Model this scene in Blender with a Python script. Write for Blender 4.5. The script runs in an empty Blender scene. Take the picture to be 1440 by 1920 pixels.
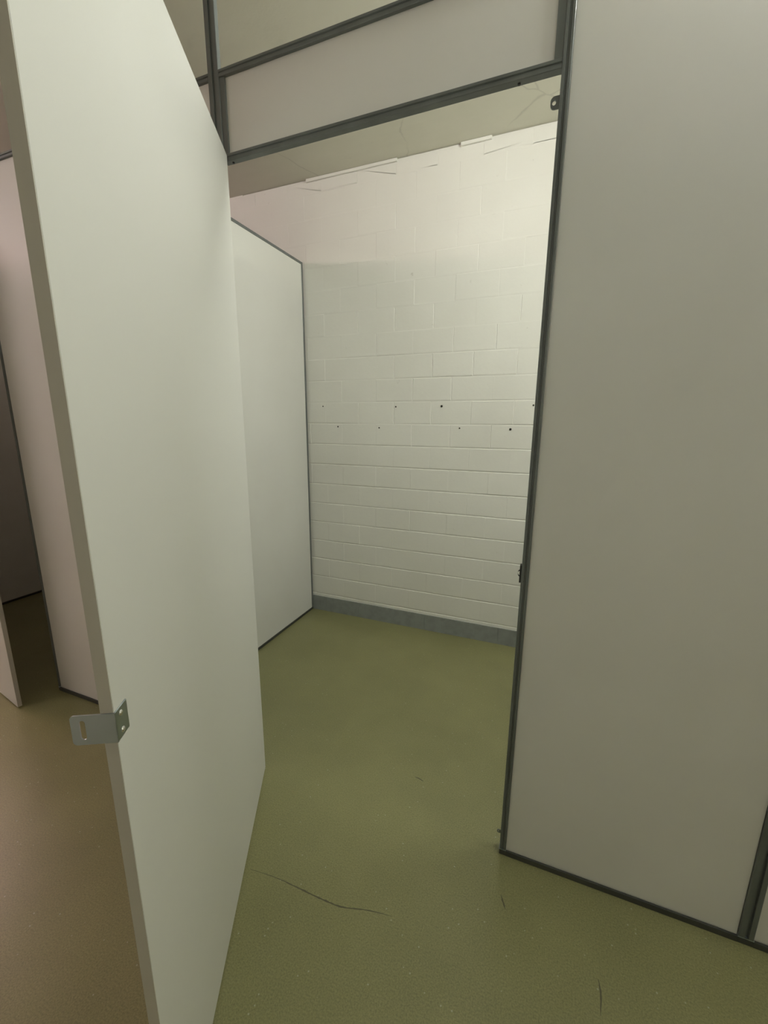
import bpy, bmesh, math, random
from mathutils import Matrix, Vector
from math import pi, sin, cos, radians

random.seed(7)
sc = bpy.context.scene
col = sc.collection

# ------------------------------------------------------------------ camera
F_PX = 781.25
cam_d = bpy.data.cameras.new('camera')
cam_d.sensor_width = 36.0
cam_d.sensor_fit = 'VERTICAL'
cam_d.sensor_height = 36.0
cam_d.lens = F_PX / 1920 * 36.0
cam_d.clip_start = 0.02
cam = bpy.data.objects.new('camera', cam_d)
col.objects.link(cam)
r = Vector((0.92794733, 0.37265725, 0.00635006))
u = Vector((-0.08435239, 0.19338805, 0.97748951))
f = Vector((-0.36304053, 0.90759442, -0.21088845))
M = Matrix.Identity(4)
for i in range(3):
    M[i][0], M[i][1], M[i][2] = r[i], u[i], -f[i]
M[2][3] = 1.30
cam.matrix_world = M
sc.camera = cam

# ------------------------------------------------------------------ exposure / world
sc.view_settings.view_transform = 'Standard'
sc.view_settings.look = 'None'
sc.view_settings.gamma = 1.0
sc.view_settings.exposure = 0.0
sc.view_settings.use_curve_mapping = False
wd = bpy.data.worlds.new('world')
sc.world = wd
wd.use_nodes = True
wd.node_tree.nodes['Background'].inputs[0].default_value = (0.9, 1.0, 0.85, 1)
wd.node_tree.nodes['Background'].inputs[1].default_value = 0.0

# lamps: fluorescent battens on the ceiling, last two added as fill: label, x, y, yaw (0 = along y), length, strength, colour
LAMPS = [
    ('fluorescent batten on the ceiling behind the wide front panel', 0.44, 1.24, 0.0, 0.60, 405.0, (0.99, 1.0, 0.935)),
    ('fluorescent batten on the corridor ceiling in front of the wide front panel', 1.10, -0.10, 90.0, 1.20, 20.0, (0.85, 0.92, 1.0)),
    ('warm fluorescent batten on the ceiling far along the corridor', -4.75, 1.00, 0.0, 1.20, 325.0, (1.0, 0.67, 0.645)),
    ('added fill light on the ceiling beyond the double post', 4.80, 1.00, 0.0, 1.20, 200.0, (1.0, 0.97, 0.74)),  # unseen lamp, added to fill the front panels from the right
    ('added warm fill light on the corridor ceiling behind the open door', -3.30, -0.30, 90.0, 1.20, 76.0, (1.0, 0.88, 0.93)),  # made-up lamp out of view, lifts the left of the corridor
]

# main measures (metres)
YP = 1.096          # front face of the cubicle frames
YB = 2.380          # block wall
ZC = 2.660          # ceiling
ZR = 2.220          # top rail underside
ZH = 2.018          # doorway rail underside
XDIV = -1.488       # side panel of the open cubicle


# ------------------------------------------------------------------ materials
def mat(name, color, rough=0.5, metal=0.0, spec=0.5):
    m = bpy.data.materials.new(name)
    m.use_nodes = True
    b = m.node_tree.nodes['Principled BSDF']
    b.inputs['Base Color'].default_value = (*color, 1)
    b.inputs['Roughness'].default_value = rough
    b.inputs['Metallic'].default_value = metal
    b.inputs['Specular IOR Level'].default_value = spec
    return m


def nodes(m):
    nt = m.node_tree
    return nt, nt.nodes, nt.links, nt.nodes['Principled BSDF']


def noise(m, scale, detail=3, rough=0.5, dist=0.0, stretch=None):
    nt, N, L, b = nodes(m)
    tc = N.new('ShaderNodeTexCoord')
    src = tc.outputs['Object']
    if stretch:
        mp = N.new('ShaderNodeMapping')
        mp.inputs['Scale'].default_value = stretch
        L.new(src, mp.inputs[0])
        src = mp.outputs[0]
    n = N.new('ShaderNodeTexNoise')
    n.inputs['Scale'].default_value = scale
    n.inputs['Detail'].default_value = detail
    n.inputs['Roughness'].default_value = rough
    n.inputs['Distortion'].default_value = dist
    L.new(src, n.inputs['Vector'])
    return n


def ramp(m, sock, stops):
    nt, N, L, b = nodes(m)
    c = N.new('ShaderNodeValToRGB')
    els = c.color_ramp.elements
    while len(els) < len(stops):
        els.new(0.5)
    for e, (p, v) in zip(els, stops):
        e.position = p
        e.color = (*v, 1) if isinstance(v, tuple) else (v, v, v, 1)
    L.new(sock, c.inputs[0])
    return c


def mix(m, fac, a, bb, mode='MIX'):
    nt, N, L, b = nodes(m)
    x = N.new('ShaderNodeMix')
    x.data_type = 'RGBA'
    x.blend_type = mode
    for s, v in ((x.inputs[0], fac), (x.inputs[6], a), (x.inputs[7], bb)):
        if isinstance(v, (int, float)):
            s.default_value = v
        elif isinstance(v, tuple):
            s.default_value = (*v, 1)
        else:
            L.new(v, s)
    return x.outputs[2]


def bump(m, sock, strength, dist=0.002):
    nt, N, L, b = nodes(m)
    k = N.new('ShaderNodeBump')
    k.inputs['Strength'].default_value = strength
    k.inputs['Distance'].default_value = dist
    L.new(sock, k.inputs['Height'])
    L.new(k.outputs[0], b.inputs['Normal'])


# melamine board: very slightly mottled off-white
M_PANEL = mat('off_white_melamine', (0.70, 0.70, 0.655), 0.42, spec=0.4)
n = noise(M_PANEL, 2.2, 4)
c = ramp(M_PANEL, n.outputs[0], [(0.3, (0.675, 0.672, 0.628)), (0.7, (0.715, 0.715, 0.672))])
M_PANEL.node_tree.links.new(c.outputs[0], M_PANEL.node_tree.nodes['Principled BSDF'].inputs['Base Color'])
n2 = noise(M_PANEL, 160, 2)
bump(M_PANEL, n2.outputs[0], 0.06, 0.001)

M_DOOR = mat('white_door_laminate', (0.655, 0.66, 0.625), 0.45, spec=0.35)
n2 = noise(M_DOOR, 120, 2)
bump(M_DOOR, n2.outputs[0], 0.04, 0.001)
M_EDGE = mat('beige_edge_band', (0.45, 0.43, 0.375), 0.5)

M_PROFILE = mat('grey_painted_steel_profile', (0.10, 0.11, 0.105), 0.36, spec=0.75)
n = noise(M_PROFILE, 14, 4, stretch=(1, 1, 0.3))
c = ramp(M_PROFILE, n.outputs[0], [(0.3, (0.095, 0.106, 0.100)), (0.75, (0.140, 0.157, 0.152))])
M_PROFILE.node_tree.links.new(c.outputs[0], M_PROFILE.node_tree.nodes['Principled BSDF'].inputs['Base Color'])

M_BASEPROF = mat('dark_floor_channel', (0.05, 0.052, 0.045), 0.5)
M_ZINC = mat('zinc_plated_steel', (0.47, 0.53, 0.57), 0.33, metal=1.0)
n = noise(M_ZINC, 35, 4)
c = ramp(M_ZINC, n.outputs[0], [(0.3, 0.30), (0.7, 0.38)])
M_ZINC.node_tree.links.new(c.outputs[0], M_ZINC.node_tree.nodes['Principled BSDF'].inputs['Roughness'])
M_SCREW = mat('bright_screw', (0.75, 0.75, 0.74), 0.2, metal=1.0)
M_BLACK = mat('blackened_steel', (0.02, 0.02, 0.02), 0.45)
M_HOLE = mat('hole_dark', (0.03, 0.027, 0.022), 0.9)
M_LAMPBODY = mat('lamp_white_enamel', (0.8, 0.8, 0.78), 0.4)

# painted block wall
M_WALL = mat('white_painted_blocks', (0.80, 0.795, 0.735), 0.6, spec=0.3)
n = noise(M_WALL, 1.6, 5)
c = ramp(M_WALL, n.outputs[0], [(0.3, (0.735, 0.727, 0.67)), (0.7, (0.79, 0.785, 0.73))])
n3 = noise(M_WALL, 26, 5, 0.6)
c3 = ramp(M_WALL, n3.outputs[0], [(0.24, (0.62, 0.60, 0.54)), (0.31, (1, 1, 1))])
o = mix(M_WALL, 0.55, c.outputs[0], c3.outputs[0], 'MULTIPLY')
M_WALL.node_tree.links.new(o, M_WALL.node_tree.nodes['Principled BSDF'].inputs['Base Color'])
n2 = noise(M_WALL, 55, 5, 0.6)
bump(M_WALL, n2.outputs[0], 0.35, 0.0015)

M_PLAINWALL = mat('white_plaster', (0.72, 0.71, 0.66), 0.7)
n2 = noise(M_PLAINWALL, 70, 4)
bump(M_PLAINWALL, n2.outputs[0], 0.2, 0.002)

M_BASE = mat('grey_paint_plinth', (0.265, 0.285, 0.275), 0.5)
n2 = noise(M_BASE, 22, 5)
c = ramp(M_BASE, n2.outputs[0], [(0.25, (0.22, 0.235, 0.225)), (0.6, (0.275, 0.295, 0.285))])
M_BASE.node_tree.links.new(c.outputs[0], M_BASE.node_tree.nodes['Principled BSDF'].inputs['Base Color'])
bump(M_BASE, n2.outputs[0], 0.3, 0.002)

# concrete ceiling with board marks and hairline cracks
M_CEIL = mat('bare_concrete', (0.6, 0.58, 0.5), 0.8, spec=0.2)
nt, N, L, b = nodes(M_CEIL)
na = noise(M_CEIL, 1.3, 6, 0.6, stretch=(1, 2.2, 1))
ca = ramp(M_CEIL, na.outputs[0], [(0.25, (0.68, 0.665, 0.56)), (0.7, (0.77, 0.755, 0.65))])
tc = N.new('ShaderNodeTexCoord')
nd = noise(M_CEIL, 2.5, 4)
addv = N.new('ShaderNodeMixRGB'); addv.blend_type = 'ADD'; addv.inputs[0].default_value = 0.22
L.new(tc.outputs['Object'], addv.inputs[1]); L.new(nd.outputs['Color'], addv.inputs[2])
vo = N.new('ShaderNodeTexVoronoi'); vo.feature = 'DISTANCE_TO_EDGE'; vo.inputs['Scale'].default_value = 1.5
L.new(addv.outputs[0], vo.inputs['Vector'])
cb = ramp(M_CEIL, vo.outputs['Distance'], [(0.0, 0.80), (0.008, 1.0)])
nm = noise(M_CEIL, 1.9, 2)
cm = ramp(M_CEIL, nm.outputs[0], [(0.48, 0.0), (0.58, 0.8)])
crack = mix(M_CEIL, cm.outputs[0], (1, 1, 1), cb.outputs[0])
ns = noise(M_CEIL, 30, 5, 0.7)
cs = ramp(M_CEIL, ns.outputs[0], [(0.22, 0.7), (0.32, 1.0)])
o = mix(M_CEIL, 1.0, ca.outputs[0], crack, 'MULTIPLY')
o = mix(M_CEIL, 0.7, o, cs.outputs[0], 'MULTIPLY')
L.new(o, b.inputs['Base Color'])
bump(M_CEIL, ns.outputs[0], 0.3, 0.002)

# speckled sheet floor
M_FLOOR = mat('olive_grey_floor', (0.19, 0.185, 0.115), 0.36, spec=0.55)
nt, N, L, b = nodes(M_FLOOR)
na = noise(M_FLOOR, 3.0, 5, 0.6)
ca = ramp(M_FLOOR, na.outputs[0], [(0.28, (0.208, 0.203, 0.092)), (0.72, (0.256, 0.249, 0.115))])
nf = noise(M_FLOOR, 260, 3, 0.7)
cf = ramp(M_FLOOR, nf.outputs[0], [(0.3, 0.62), (0.7, 1.32)])
o = mix(M_FLOOR, 0.8, ca.outputs[0], cf.outputs[0], 'MULTIPLY')
tc = N.new('ShaderNodeTexCoord')
for scale, lo, hi, colr in ((48, 0.07, 0.11, (0.38, 0.38, 0.28)),):
    vo = N.new('ShaderNodeTexVoronoi'); vo.inputs['Scale'].default_value = scale
    L.new(tc.outputs['Object'], vo.inputs['Vector'])
    msk = ramp(M_FLOOR, vo.outputs['Distance'], [(lo, 1.0), (hi, 0.0)])
    sep = N.new('ShaderNodeSeparateColor'); L.new(vo.outputs['Color'], sep.inputs[0])
    gate = N.new('ShaderNodeMath'); gate.operation = 'GREATER_THAN'; gate.inputs[1].default_value = 0.66
    L.new(sep.outputs[0], gate.inputs[0])
    mul = N.new('ShaderNodeMath'); mul.operation = 'MULTIPLY'
    L.new(msk.outputs[0], mul.inputs[0]); L.new(gate.outputs[0], mul.inputs[1])
    o = mix(M_FLOOR, mul.outputs[0], o, colr)
L.new(o, b.inputs['Base Color'])
nr = noise(M_FLOOR, 5.0, 5, 0.65)
cr = ramp(M_FLOOR, nr.outputs[0], [(0.25, 0.295), (0.75, 0.39)])
L.new(cr.outputs[0], b.inputs['Roughness'])
nb = noise(M_FLOOR, 9.0, 4, 0.6)
bump(M_FLOOR, nb.outputs[0], 0.16, 0.004)

M_SCUFF = mat('dark_scuff', (0.10, 0.092, 0.052), 0.6)


# ------------------------------------------------------------------ helpers
def add_box(bm, x0, x1, y0, y1, z0, z1):
    vs = [bm.verts.new(p) for p in ((x0, y0, z0), (x1, y0, z0), (x1, y1, z0), (x0, y1, z0),
                                    (x0, y0, z1), (x1, y0, z1), (x1, y1, z1), (x0, y1, z1))]
    for q in ((0, 3, 2, 1), (4, 5, 6, 7), (0, 1, 5, 4), (1, 2, 6, 5), (2, 3, 7, 6), (3, 0, 4, 7)):
        bm.faces.new([vs[i] for i in q])


def box_bm(x0, x1, y0, y1, z0, z1, bev=0.0, seg=2):
    bm = bmesh.new()
    add_box(bm, x0, x1, y0, y1, z0, z1)
    if bev:
        bmesh.ops.bevel(bm, geom=list(bm.edges), offset=bev, segments=seg, affect='EDGES', profile=0.5)
    return bm


def prism_bm(pts, a, b, axis):
    """extrude a 2-D outline along an axis. axis z: pts=(x,y); axis x: pts=(y,z); axis y: pts=(x,z)"""
    bm = bmesh.new()
    def P(p, t):
        if axis == 'z': return (p[0], p[1], t)
        if axis == 'x': return (t, p[0], p[1])
        return (p[0], t, p[1])
    A = [bm.verts.new(P(p, a)) for p in pts]
    B = [bm.verts.new(P(p, b)) for p in pts]
    k = len(pts)
    for i in range(k):
        bm.faces.new((A[i], A[(i + 1) % k], B[(i + 1) % k], B[i]))
    bm.faces.new(A[::-1]); bm.faces.new(B)
    bmesh.ops.recalc_face_normals(bm, faces=list(bm.faces))
    return bm


def obj(name, bm, m, parent=None, smooth=False):
    me = bpy.data.meshes.new(name)
    bmesh.ops.recalc_face_normals(bm, faces=list(bm.faces))
    bm.to_mesh(me); bm.free()
    me.materials.append(m)
    if smooth:
        for p in me.polygons: p.use_smooth = True
    o = bpy.data.objects.new(name, me)
    col.objects.link(o)
    if parent: o.parent = parent
    return o


def tag(o, label, cat, group=None, kind='thing'):
    o['label'] = label; o['category'] = cat; o['kind'] = kind
    if group: o['group'] = group
    return o


def thing(name, label, cat, loc=(0, 0, 0), rz=0, group=None):
    o = bpy.data.objects.new(name, None)
    o.empty_display_size = 0.1
    col.objects.link(o)
    o.location = loc; o.rotation_euler = (0, 0, rz)
    return tag(o, label, cat, group)


def profile_pts(x0, x1, y0, y1, g=0.0035, d=0.004):
    """outline of a rolled steel profile: square tube with a groove down its face (towards y0)"""
    w = x1 - x0
    a, b = x0 + w * 0.42, x0 + w * 0.62
    c = 0.0012
    return [(x0 + c, y0), (a - g * .3, y0), (a, y0 + d), (b, y0 + d), (b + g * .3, y0), (x1 - c, y0), (x1, y0 + c),
            (x1, y1), (x0, y1), (x0, y0 + c)]


# ------------------------------------------------------------------ the setting
X0, X1, YF = -8.0, 5.6, -0.95


def struct(name, bm, m, label, cat):
    o = obj(name, bm, m)
    return tag(o, label, cat, kind='structure')


floor = struct('floor', box_bm(X0 - .1, X1 + .1, YF - .1, YB + .12, -0.12, 0.0), M_FLOOR,
               'olive grey speckled floor with dark scuff marks', 'floor')
struct('ceiling', box_bm(X0 - .1, X1 + .1, YF - .1, YB + .12, ZC, ZC + 0.12), M_CEIL,
       'bare concrete ceiling with hairline cracks above the cubicles', 'ceiling')


# block wall: running bond, each block face standing slightly proud of its joints
def block_wall():
    bm = bmesh.new()
    PZ, PX = 0.1295, 0.2285
    zline = [0.0, 0.1225] + [0.1225 + PZ * k for k in range(1, 20)] + [ZC]
    zline = [z for z in zline if z < ZC - 0.03] + [ZC - 0.008]
    xa = -0.552
    sub = 4                                        # pieces per half block
    hx = PX / 2 / sub
    i0, i1 = math.floor((-1.75 - xa) / hx), math.ceil((0.72 - xa) / hx)
    i0 -= i0 % (2 * sub); i1 += (-i1) % (2 * sub)
    rng = random.Random(3)
    dep = {}

    def bed_depth(k, i):
        key = ('b', k, i)
        if key not in dep:
            z = zline[k]
            base = 0.0036 if z < 1.3 else (0.0026 if z < 1.75 else 0.0005 if z < 2.02 else 0.0002)
            run = 0.5 + 0.5 * sin(i * 0.19 + k * 2.3) * cos(i * 0.083 + k * 1.1)
            if z < 1.2: run = 0.6 + 0.4 * run
            dep[key] = base * run * rng.uniform(0.75, 1.25)
        return dep[key]

    def head_depth(k, i, j):
        key = ('h', k, i, j)
        if key not in dep:
            z = 0.5 * (zline[k] + zline[k + 1])
            r2 = random.Random(k * 131 + i)
            base = 0.0003 + 0.0040 * max(0, r2.uniform(-0.35, 1.0))
            if z < 1.16: base *= 0.10 if r2.random() < 0.85 else 0.8
            if z > 1.98: base *= 0.25
            dep[key] = base * rng.uniform(0.8, 1.2)
        return dep[key]

    vcache = {}

    def V(x, z, y):
        key = (round(x, 5), round(z, 5), round(y, 6))
        if key not in vcache: vcache[key] = bm.verts.new((x, y, z))
        return vcache[key]

    for k in range(len(zline) - 1):
        z0, z1 = zline[k], zline[k + 1]
        course_b = (k % 2 == 0)
        i = i0 - (sub if course_b else 0)
        while i < i1:
            a, b = i, i + 2 * sub
            xs = [xa + hx * t for t in range(a, b + 1)]
            jit = random.Random(k * 977 + i).uniform(-0.0008, 0.0008)
            ins, ins_b, ins_t = 0.0030, 0.0070, 0.0034
            nb = 5
            zs = [z0 + (z1 - z0) * t for t in (0.0, 0.075, 0.35, 0.65, 0.945, 1.0)]
            def outer(ix, iz):
                if iz == 0: d = bed_depth(k, a + ix)
                elif iz == nb: d = bed_depth(k + 1, a + ix)
                else: d = head_depth(k, a + ix, iz)
                return V(xs[ix], zs[iz], YB + d)
            def inner(ix, iz):
                wob = random.Random(hash((k, a + ix, iz))).uniform(-0.0009, 0.0009)
                x = xs[ix] + (ins + wob if ix == 0 else -ins + wob if ix == len(xs) - 1 else 0)
                z = zs[iz] + (ins_b + wob * .5 if iz == 0 else -ins_t + wob if iz == nb else 0)
                return V(x, z, YB + jit)
            m_ = len(xs) - 1
            ring_o = [(t, 0) for t in range(m_)] + [(m_, t) for t in range(nb)] + [(m_ - t, nb) for t in range(m_)] + [(0, nb - t) for t in range(nb)]
            O = [outer(*p) for p in ring_o]; I = [inner(*p) for p in ring_o]
            n_ = len(O)
            for t in range(n_):
                try: bm.faces.new((O[t], O[(t + 1) % n_], I[(t + 1) % n_], I[t]))
                except ValueError: pass
            bm.faces.new(I)
            i = b
    xL, xR = X0 - .1, X1 + .1
    add_box(bm, xa + hx * (i0 - sub) - 0.001, xa + hx * (i1 + sub), YB + 0.006, YB + 0.12, 0.0, ZC)
    add_box(bm, xL, xa + hx * i0 + 0.02, YB, YB + 0.12, 0.0, ZC)
    add_box(bm, xa + hx * i1 - 0.02, xR, YB, YB + 0.12, 0.0, ZC)
    return bm


wall = struct('wall_back', block_wall(), M_WALL, 'white painted block wall at the back of the open cubicle', 'wall')
# small drilled holes left in the wall
for hx_, hz_, rad in ((-1.372, 1.395, .0042), (-.881, 1.389, .0045), (-.605, 1.390, .0062), (-.113, 1.391, .0048),
                      (-1.268, 1.270, .0045), (-.987, 1.266, .0045), (-.497, 1.269, .0045), (-.221, 1.266, .0065)):
    rad *= 0.86
    bm = bmesh.new()
    # ring lip and sunken floor
    a = [bm.verts.new((hx_ + rad * 1.12 * cos(t * pi / 6), YB - 0.0022, hz_ + rad * 1.12 * sin(t * pi / 6))) for t in range(12)]
    c_ = [bm.verts.new((hx_ + rad * 0.8 * cos(t * pi / 6), YB - 0.0008, hz_ + rad * 0.8 * sin(t * pi / 6))) for t in range(12)]
    d_ = [bm.verts.new((hx_ + rad * 1.25 * cos(t * pi / 6), YB + 0.002, hz_ + rad * 1.25 * sin(t * pi / 6))) for t in range(12)]
    for t in range(12):
        bm.faces.new((a[t], a[(t + 1) % 12], c_[(t + 1) % 12], c_[t]))
        bm.faces.new((d_[t], d_[(t + 1) % 12], a[(t + 1) % 12], a[t]))
    bm.faces.new(c_)
    obj('drill_hole', bm, M_HOLE, wall)

# grey painted plinth with open joints
bm = bmesh.new()
xj = [XDIV + 0.002, -1.13, -.668, -.212, 0.10, 0.545]
for a, b_ in zip(xj[:-1], xj[1:]):
    add_box(bm, a + .0012, b_ - .0012, YB - 0.006, YB + 0.004, 0.0005, 0.1035)
add_box(bm, xj[0], xj[-1], YB - 0.003, YB + 0.004, 0.0005, 0.1030)
struct('baseboard_back', bm, M_BASE, 'grey painted plinth at the foot of the block wall', 'baseboard')

# pale filler strips in the joint between block wall and ceiling
struct('trim_1', box_bm(-1.445, -0.889, YB - 0.011, YB + 0.004, 2.643, ZC - 0.001, 0.0015), M_WALL,
       'long pale filler strip under the ceiling on the block wall', 'trim')
struct('trim_2', box_bm(-0.551, -0.40, YB - 0.011, YB + 0.004, 2.643, ZC - 0.001, 0.0015), M_WALL,
       'short pale filler strip under the ceiling on the block wall', 'trim')

# the corridor's other walls
struct('wall_front', box_bm(X0 - .1, X1 + .1, YF - .1, YF, 0, ZC), M_PLAINWALL, 'plain white wall along the other side of the corridor', 'wall')
struct('wall_left', box_bm(X0 - .1, X0, YF, YB, 0, ZC), M_PLAINWALL, 'plain white wall closing the corridor on the pink lit end', 'wall')
struct('wall_right', box_bm(X1, X1 + .1, YF, YB, 0, ZC), M_PLAINWALL, 'plain white wall closing the other corridor end', 'wall')


# scuff marks rubbed into the floor
def scuff(pts, w):
    bm = bmesh.new()
    k = len(pts)
    rows = []
    for i, p in enumerate(pts):
        p = Vector((p[0], p[1]))
        a, b_ = Vector(pts[max(0, i - 1)][:2]), Vector(pts[min(k - 1, i + 1)][:2])
        t = (b_ - a).normalized(); nrm = Vector((-t.y, t.x))
        ww = w * (0.25 + 0.75 * sin(pi * min(1, max(0.02, i / (k - 1))))) * random.uniform(0.6, 1.15)
        rows.append([bm.verts.new((*(p + nrm * ww * s), z)) for s, z in ((-1, 0.0001), (-0.4, 0.0004), (0.4, 0.0004), (1, 0.0001))])
    for A, B in zip(rows[:-1], rows[1:]):
        for j in range(3): bm.faces.new((A[j], A[j + 1], B[j + 1], B[j]))
    return obj('scuff_mark', bm, M_SCUFF, floor)


def smooth_line(P, n=10):
    out = []
    for i in range(len(P) - 1):
        p0, p1, p2, p3 = P[max(0, i - 1)], P[i], P[i + 1], P[min(len(P) - 1, i + 2)]
        for s in range(n):
            t = s / n
            out.append(tuple(0.5 * (2 * p1[a] + (p2[a] - p0[a]) * t + (2 * p0[a] - 5 * p1[a] + 4 * p2[a] - p3[a]) * t * t +
                       (3 * p1[a] - p0[a] - 3 * p2[a] + p3[a]) * t ** 3) + random.uniform(-.0004, .0004) for a in range(2)))
    return out + [P[-1]]


scuff(smooth_line([(-.727, .770), (-.642, .779), (-.567, .780), (-.500, .780), (-.432, .784), (-.360, .804), (-.295, .815)]), 0.0022)
scuff(smooth_line([(-.029, .978), (-.022, .964), (-.014, .946)], 6), 0.0022)
scuff(smooth_line([(.208, .880), (.211, .852), (.207, .811)], 6), 0.0020)
scuff(smooth_line([(-.375, 1.27), (-.358, 1.268), (-.340, 1.262)], 5), 0.0025)


# ------------------------------------------------------------------ cubicle parts
def post(label, x0, x1, z0=0.0205, z1=ZC - 0.001, y0=YP, y1=YP + 0.032, double=False):
    t = thing('metal_post', label, 'post', ((x0 + x1) / 2, YP, 0))
    cx = (x0 + x1) / 2
    if not double:
        pts = profile_pts(x0 - cx, x1 - cx, y0 - YP, y1 - YP)
    else:
        w = (x1 - x0) / 2
        a = profile_pts(x0 - cx, -0.0006, y0 - YP, y1 - YP)
        pts = profile_pts(x0 - cx, x1 - cx, y0 - YP, y1 - YP, 0.003, 0.006)
    o = obj('profile', prism_bm(pts, z0, z1, 'z'), M_PROFILE, t)
    obj('base_shoe', box_bm(x0 - cx + .0002, x1 - cx - .0002, 0.0, max(0.012, y1 - YP - .002), 0.0005, 0.0174, 0.0006, 1), M_BASEPROF, t)
    f_ = obj('foot_plate', box_bm(x0 - cx - .001, x1 - cx + .001, 0.0, y1 - YP - .001, 0.0178, 0.0206), M_ZINC, t)
    return t


def panel(label, x0, x1, z0=0.0, z1=ZR, group=None, board_y=YP + 0.007, top=True, base=True, name='infill_panel'):
    t = thing(name, label, 'panel', (x0, YP, z0), group=group)
    w, h = x1 - x0, z1 - z0
    b0 = 0.014 if base else 0.0
    obj('board', box_bm(0.0005, w - 0.0005, board_y - YP, board_y - YP + 0.016, b0, h + 0.004, 0.0006, 1), M_PANEL, t)
    if base:
        pts = [(0.0, 0.0005), (0.030, 0.0005), (0.030, 0.0175), (0.0245, 0.0175), (0.0245, 0.0135), (0.0055, 0.0135), (0.0055, 0.0175), (0.0, 0.0175)]
        obj('base_channel', prism_bm(pts, 0.0, w, 'x'), M_BASEPROF, t)
    if top:
        obj('top_rail', prism_bm([(0.0012, h), (0.030, h), (0.030, h + .018), (0.0012, h + .018), (0, h + .0168), (0, h + .012), (0.003, h + .0105), (0.003, h + .0075), (0, h + .006), (0, h + .0012)], 0.0, w, 'x'), M_PROFILE, t)
    return t


# posts
jamb = post('slim grey door post with ring catch and padlock staple, edging the wide front panel', -0.049, -0.0305)
hinge_post = post('grey post carrying the big open door, seen above its top edge', -0.972, -0.935, y1=YP + 0.0125)
mull = post('double grey post at the bottom right corner between two front panels', 0.546, 0.578, double=True)
post('grey post where the side panel meets the front panel behind the open door', -1.506, -1.488)
post('thin grey door post beside the dark neighbouring cubicle', -2.153, -2.147)
post('grey hinge post of the door standing ajar', -3.075, -3.040)

# panels in the front plane
panel('wide plain front panel right of the doorway, standing between two grey posts', -0.0305, 0.546)
panel('front panel whose corner shows beyond the double grey post', 0.578, 1.60)
panel('pinkish front panel glimpsed left of the open door beside the dark cubicle', -2.147, -1.506)
panel('front panel hidden behind the open white door next to its hinge post', -1.488, -0.972)
panel('narrow front panel beside the hinge of the door ajar', -3.60, -3.075)


def header(label, x0, x1):
    t = thing('header_panel', label, 'header panel', (x0, YP, ZH))
    w, h = x1 - x0, ZR - ZH
    obj('board', box_bm(0.016, w - 0.016, 0.009, 0.025, 0.012, h + 0.003, 0.0006, 1), M_PANEL, t)
    rail = [(0.001, 0), (0.018, 0), (0.018, .019), (0.001, .019), (0, .018), (0, .0125), (0.0025, .011), (0.0025, .008), (0, .0065), (0, .001)]
    o = obj('bottom_rail', prism_bm(rail, 0.0003, w - 0.0003, 'x'), M_PROFILE, t)
    for sx in (0.025, w - 0.085):
        bm = bmesh.new()
        bmesh.ops.create_cone(bm, cap_ends=True, segments=12, radius1=0.0030, radius2=0.0034, depth=0.003,
                              matrix=Matrix.Translation((sx, 0.011, -0.0013)))
        obj('screw', bm, M_BLACK, o)
    obj('top_rail', prism_bm([(p[0], p[1] * 0.95 + h) for p in rail], 0.0003, w - 0.0003, 'x'), M_PROFILE, t)
    for a, b_ in ((0.0003, 0.0165), (w - 0.0165, w - 0.0003)):
        obj('side_rail', prism_bm([(a, 0.003), (b_, 0.003), (b_, 0.026), (a, 0.026)], 0.019, h, 'z'), M_PROFILE, t)
    return t


header('header board in grey rails spanning the top of the open doorway', -0.935, -0.049)
header('header board over the door standing ajar', -3.040, -2.153)


# side panels running back to the block wall
def side_panel(label, x, y0=YP + 0.0325, y1=YB - 0.0075):
    t = thing('side_panel', label, 'side panel', (x, y0, 0))
    w = y1 - y0
    obj('board', box_bm(-0.016, 0, 0.001, w - 0.010, 0.014, ZR + 0.002, 0.0006, 1), M_PANEL, t)
    obj('wall_profile', box_bm(-0.019, 0.0025, w - 0.014, w, 0.0175, ZR + 0.012, 0.0008, 1), M_PROFILE, t)
    obj('top_profile', box_bm(-0.019, 0.0025, 0.0, w - 0.0145, ZR - 0.002, ZR + 0.012, 0.0008, 1), M_PROFILE, t)
    obj('base_channel', box_bm(-0.019, 0.0030, 0.0, w, 0.0005, 0.0165, 0.0008, 1), M_BASEPROF, t)
    return t


side_panel('off white side panel inside the open cubicle, edged in dark grey against the block wall', XDIV)
side_panel('dark side panel inside the neighbouring cubicle behind the door ajar', -3.570)
side_panel('side panel closing the open cubicle behind the wide front panel', 0.575)


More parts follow.
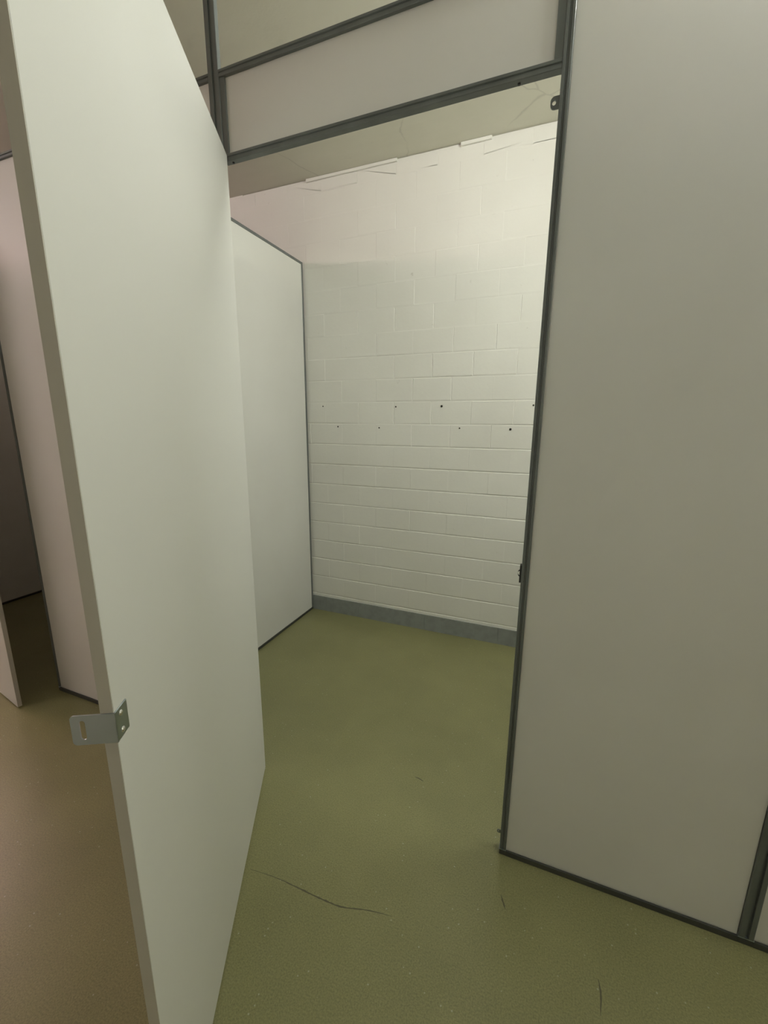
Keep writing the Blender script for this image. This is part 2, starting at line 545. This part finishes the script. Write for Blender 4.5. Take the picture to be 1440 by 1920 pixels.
# doors: local x runs from hinge to free edge, local y points into the cubicle when shut
def door(name, label, hx, hy, rz, width, z0, z1, hasp):
    t = thing(name, label, 'door', (hx, hy, 0), rz)
    T = 0.0165
    # local +y is the face seen from inside the cubicle; the leaf is behind it
    obj('door_leaf', box_bm(0.0, width - 0.0012, -T, 0.0, z0, z1, 0.0007, 1), M_DOOR, t)
    obj('edge_band', box_bm(width - 0.0011, width, -T + 0.0004, -0.0004, z0 + 0.0004, z1 - 0.0004), M_EDGE, t)
    for z in (0.25, 1.02, 1.72):
        h = obj('hinge', box_bm(0.002, 0.030, -T - 0.0022, -T - 0.0002, z - 0.035, z + 0.035, 0.0006, 1), M_ZINC, t)
        bm = bmesh.new()
        bmesh.ops.create_cone(bm, cap_ends=True, segments=14, radius1=0.0045, radius2=0.0045, depth=0.07,
                              matrix=Matrix.Translation((-0.002, -T - 0.003, z)))
        obj('knuckle', bm, M_ZINC, h)
    if hasp:
        zc, hh = 0.9095, 0.0215
        # plate lying on the door's face and leaf bent round the free edge
        bm = bmesh.new()
        add_box(bm, width - 0.0285, width + 0.0022, 0.0003, 0.0023, zc - hh, zc + hh)
        bmesh.ops.bevel(bm, geom=[e for e in bm.edges], offset=0.0005, segments=1, affect='EDGES')
        hp = obj('hasp', bm, M_ZINC, t)
        # leaf outline in (y, z) with rounded far corners and an upright slot
        def arc(cy, cz, r_, a0, a1, k=6):
            return [(cy + r_ * cos(a0 + (a1 - a0) * i / k), cz + r_ * sin(a0 + (a1 - a0) * i / k)) for i in range(k + 1)]
        yl, yr, rr = -0.0525, 0.0023, 0.0055
        outer = [(yr, zc - hh), (yr, zc + hh)] + arc(yl + rr, zc + hh - rr, rr, pi / 2, pi) + arc(yl + rr, zc - hh + rr, rr, pi, 3 * pi / 2)
        sy, sr, sh = -0.0385, 0.0036, 0.0105
        slot = arc(sy, zc + sh, sr, 0, pi) + arc(sy, zc - sh, sr, pi, 2 * pi)
        bm = bmesh.new()
        lo, ls = [], []
        for xx in (width + 0.0003, width + 0.0022):
            lo.append([bm.verts.new((xx, p[0], p[1])) for p in outer])
            ls.append([bm.verts.new((xx, p[0], p[1])) for p in slot])
        for L_ in (lo, ls):
            k = len(L_[0])
            for i in range(k):
                bm.faces.new((L_[0][i], L_[0][(i + 1) % k], L_[1][(i + 1) % k], L_[1][i]))
        for s in (0, 1):
            es = []
            for L_ in (lo, ls):
                k = len(L_[s])
                for i in range(k):
                    es.append(bm.edges.get((L_[s][i], L_[s][(i + 1) % k])))
            bmesh.ops.triangle_fill(bm, edges=es, use_beauty=True)
        obj('hasp_leaf', bm, M_ZINC, hp)
        for zz in (zc + 0.0125, zc - 0.0125):
            bm = bmesh.new()
            bmesh.ops.create_uvsphere(bm, u_segments=14, v_segments=8, radius=0.0042,
                                      matrix=Matrix.Translation((width - 0.012, 0.0018, zz)) @ Matrix.Diagonal((1, 0.62, 1, 1)))
            obj('screw', bm, M_SCREW, hp, True)
    return t


ANG = math.atan2(-0.8808, 0.4736)
door('cubicle_door', 'big white door swung wide open towards the viewer with a zinc hasp on its edge', -0.9190, 1.0916, ANG, 0.8897, 0.006, 2.030, True)
door('cubicle_door', 'white door standing slightly ajar in front of the dark neighbouring cubicle', -3.045, 1.094, radians(-9.2), 0.880, 0.008, 2.014, False)


# catches on the door post (parts of the post)
def plate_with_hole(cx, cz, w, h, hole, y0, y1, rnd):
    """flat tab in the x-z plane, right edge straight, left edge rounded, round hole"""
    bm = bmesh.new()
    k = 20
    def outline():
        pts = [(cx + w / 2, cz - h / 2), (cx + w / 2, cz + h / 2)]
        r_ = rnd
        for i in range(9):
            a = pi / 2 + (pi / 2) * i / 8
            pts.append((cx - w / 2 + r_ + r_ * cos(a), cz + h / 2 - r_ + r_ * sin(a)))
        for i in range(9):
            a = pi + (pi / 2) * i / 8
            pts.append((cx - w / 2 + r_ + r_ * cos(a), cz - h / 2 + r_ + r_ * sin(a)))
        return pts
    O = outline()
    Hc = [(cx - w * 0.1 + hole * cos(2 * pi * i / k), cz + hole * 1.25 * sin(2 * pi * i / k)) for i in range(k)]
    lo, ls = [], []
    for yy in (y0, y1):
        lo.append([bm.verts.new((p[0], yy, p[1])) for p in O]); ls.append([bm.verts.new((p[0], yy, p[1])) for p in Hc])
    for L_ in (lo, ls):
        n_ = len(L_[0])
        for i in range(n_): bm.faces.new((L_[0][i], L_[0][(i + 1) % n_], L_[1][(i + 1) % n_], L_[1][i]))
    for s in (0, 1):
        es = []
        for L_ in (lo, ls):
            n_ = len(L_[s])
            for i in range(n_): es.append(bm.edges.get((L_[s][i], L_[s][(i + 1) % n_])))
        bmesh.ops.triangle_fill(bm, edges=es, use_beauty=True)
    return bm


# local origin of the jamb post is its centre line
w2 = 0.00925
o = obj('ring_catch', plate_with_hole(-w2 - 0.0085, 1.963, 0.0175, 0.0235, 0.0040, 0.006, 0.010, 0.0085), M_PROFILE, jamb)
o['label'] = 'dark rounded ring catch near the top of the post'
o = obj('stop_tab', plate_with_hole(-w2 - 0.0055, 0.0735, 0.0115, 0.0105, 0.0028, 0.008, 0.011, 0.0045), M_PROFILE, jamb)
o['label'] = 'small tab with a hole near the floor'
bm = box_bm(-w2 - 0.0048, -w2 - 0.0002, 0.004, 0.022, 0.886, 0.934, 0.0006, 1)
st = obj('staple_plate', bm, M_BLACK, jamb)
st['label'] = 'black padlock staple halfway up the post'
bm = bmesh.new()
for i in range(14):
    pass
path = [(-w2 - 0.0045, 0.013, 0.918)] + [(-w2 - 0.0045 - 0.011 * sin(pi * i / 10) * 0.45, 0.013, 0.910 + 0.008 * cos(pi * i / 10)) for i in range(11)] + [(-w2 - 0.0045, 0.013, 0.902)]
prev = None
for p in path:
    ring = [bm.verts.new((p[0], p[1] + 0.0018 * cos(a * pi / 3), p[2] + 0.0018 * sin(a * pi / 3))) for a in range(6)]
    if prev:
        for a in range(6): bm.faces.new((prev[a], prev[(a + 1) % 6], ring[(a + 1) % 6], ring[a]))
    prev = ring
obj('staple', bm, M_BLACK, st)


# ------------------------------------------------------------------ lamps
def batten(label, x, y, yaw, w, strength, color):
    DROP = 0.03
    t = thing('ceiling_light', label, 'ceiling light', (x, y, ZC - DROP), radians(yaw))
    for yy in (0.12 - w / 2, w / 2 - 0.12):
        bm = bmesh.new()
        bmesh.ops.create_cone(bm, cap_ends=True, segments=10, radius1=0.004, radius2=0.004, depth=DROP,
                              matrix=Matrix.Translation((0, yy, DROP / 2 - 0.001)))
        obj('hanging_rod', bm, M_ZINC, t)
    prof = [(-0.018, -0.001), (0.018, -0.001), (0.018, -0.042), (0.011, -0.050), (-0.011, -0.050), (-0.018, -0.042)]
    bm = bmesh.new()
    A = [bm.verts.new((p[0], -w / 2, p[1])) for p in prof]; B = [bm.verts.new((p[0], w / 2, p[1])) for p in prof]
    for i in range(6): bm.faces.new((A[i], A[(i + 1) % 6], B[(i + 1) % 6], B[i]))
    bm.faces.new(A[::-1]); bm.faces.new(B)
    obj('housing', bm, M_LAMPBODY, t)
    for yy in (0.004 - w / 2, w / 2 - 0.022):
        obj('lamp_holder', box_bm(-0.012, 0.012, yy, yy + 0.018, -0.088, -0.049, 0.002), M_LAMPBODY, t)
    m = bpy.data.materials.new('lit_tube'); m.use_nodes = True
    b = m.node_tree.nodes['Principled BSDF']
    b.inputs['Base Color'].default_value = (0.9, 0.9, 0.9, 1)
    b.inputs['Emission Color'].default_value = (*color, 1)
    b.inputs['Emission Strength'].default_value = strength
    bm = bmesh.new()
    bmesh.ops.create_cone(bm, cap_ends=True, segments=16, radius1=0.013, radius2=0.013, depth=w - 0.046,
                          matrix=Matrix.Translation((0, 0, -0.072)) @ Matrix.Rotation(pi / 2, 4, 'X'))
    obj('tube', bm, m, t, True)
    return t


for spec in LAMPS:
    batten(*spec)
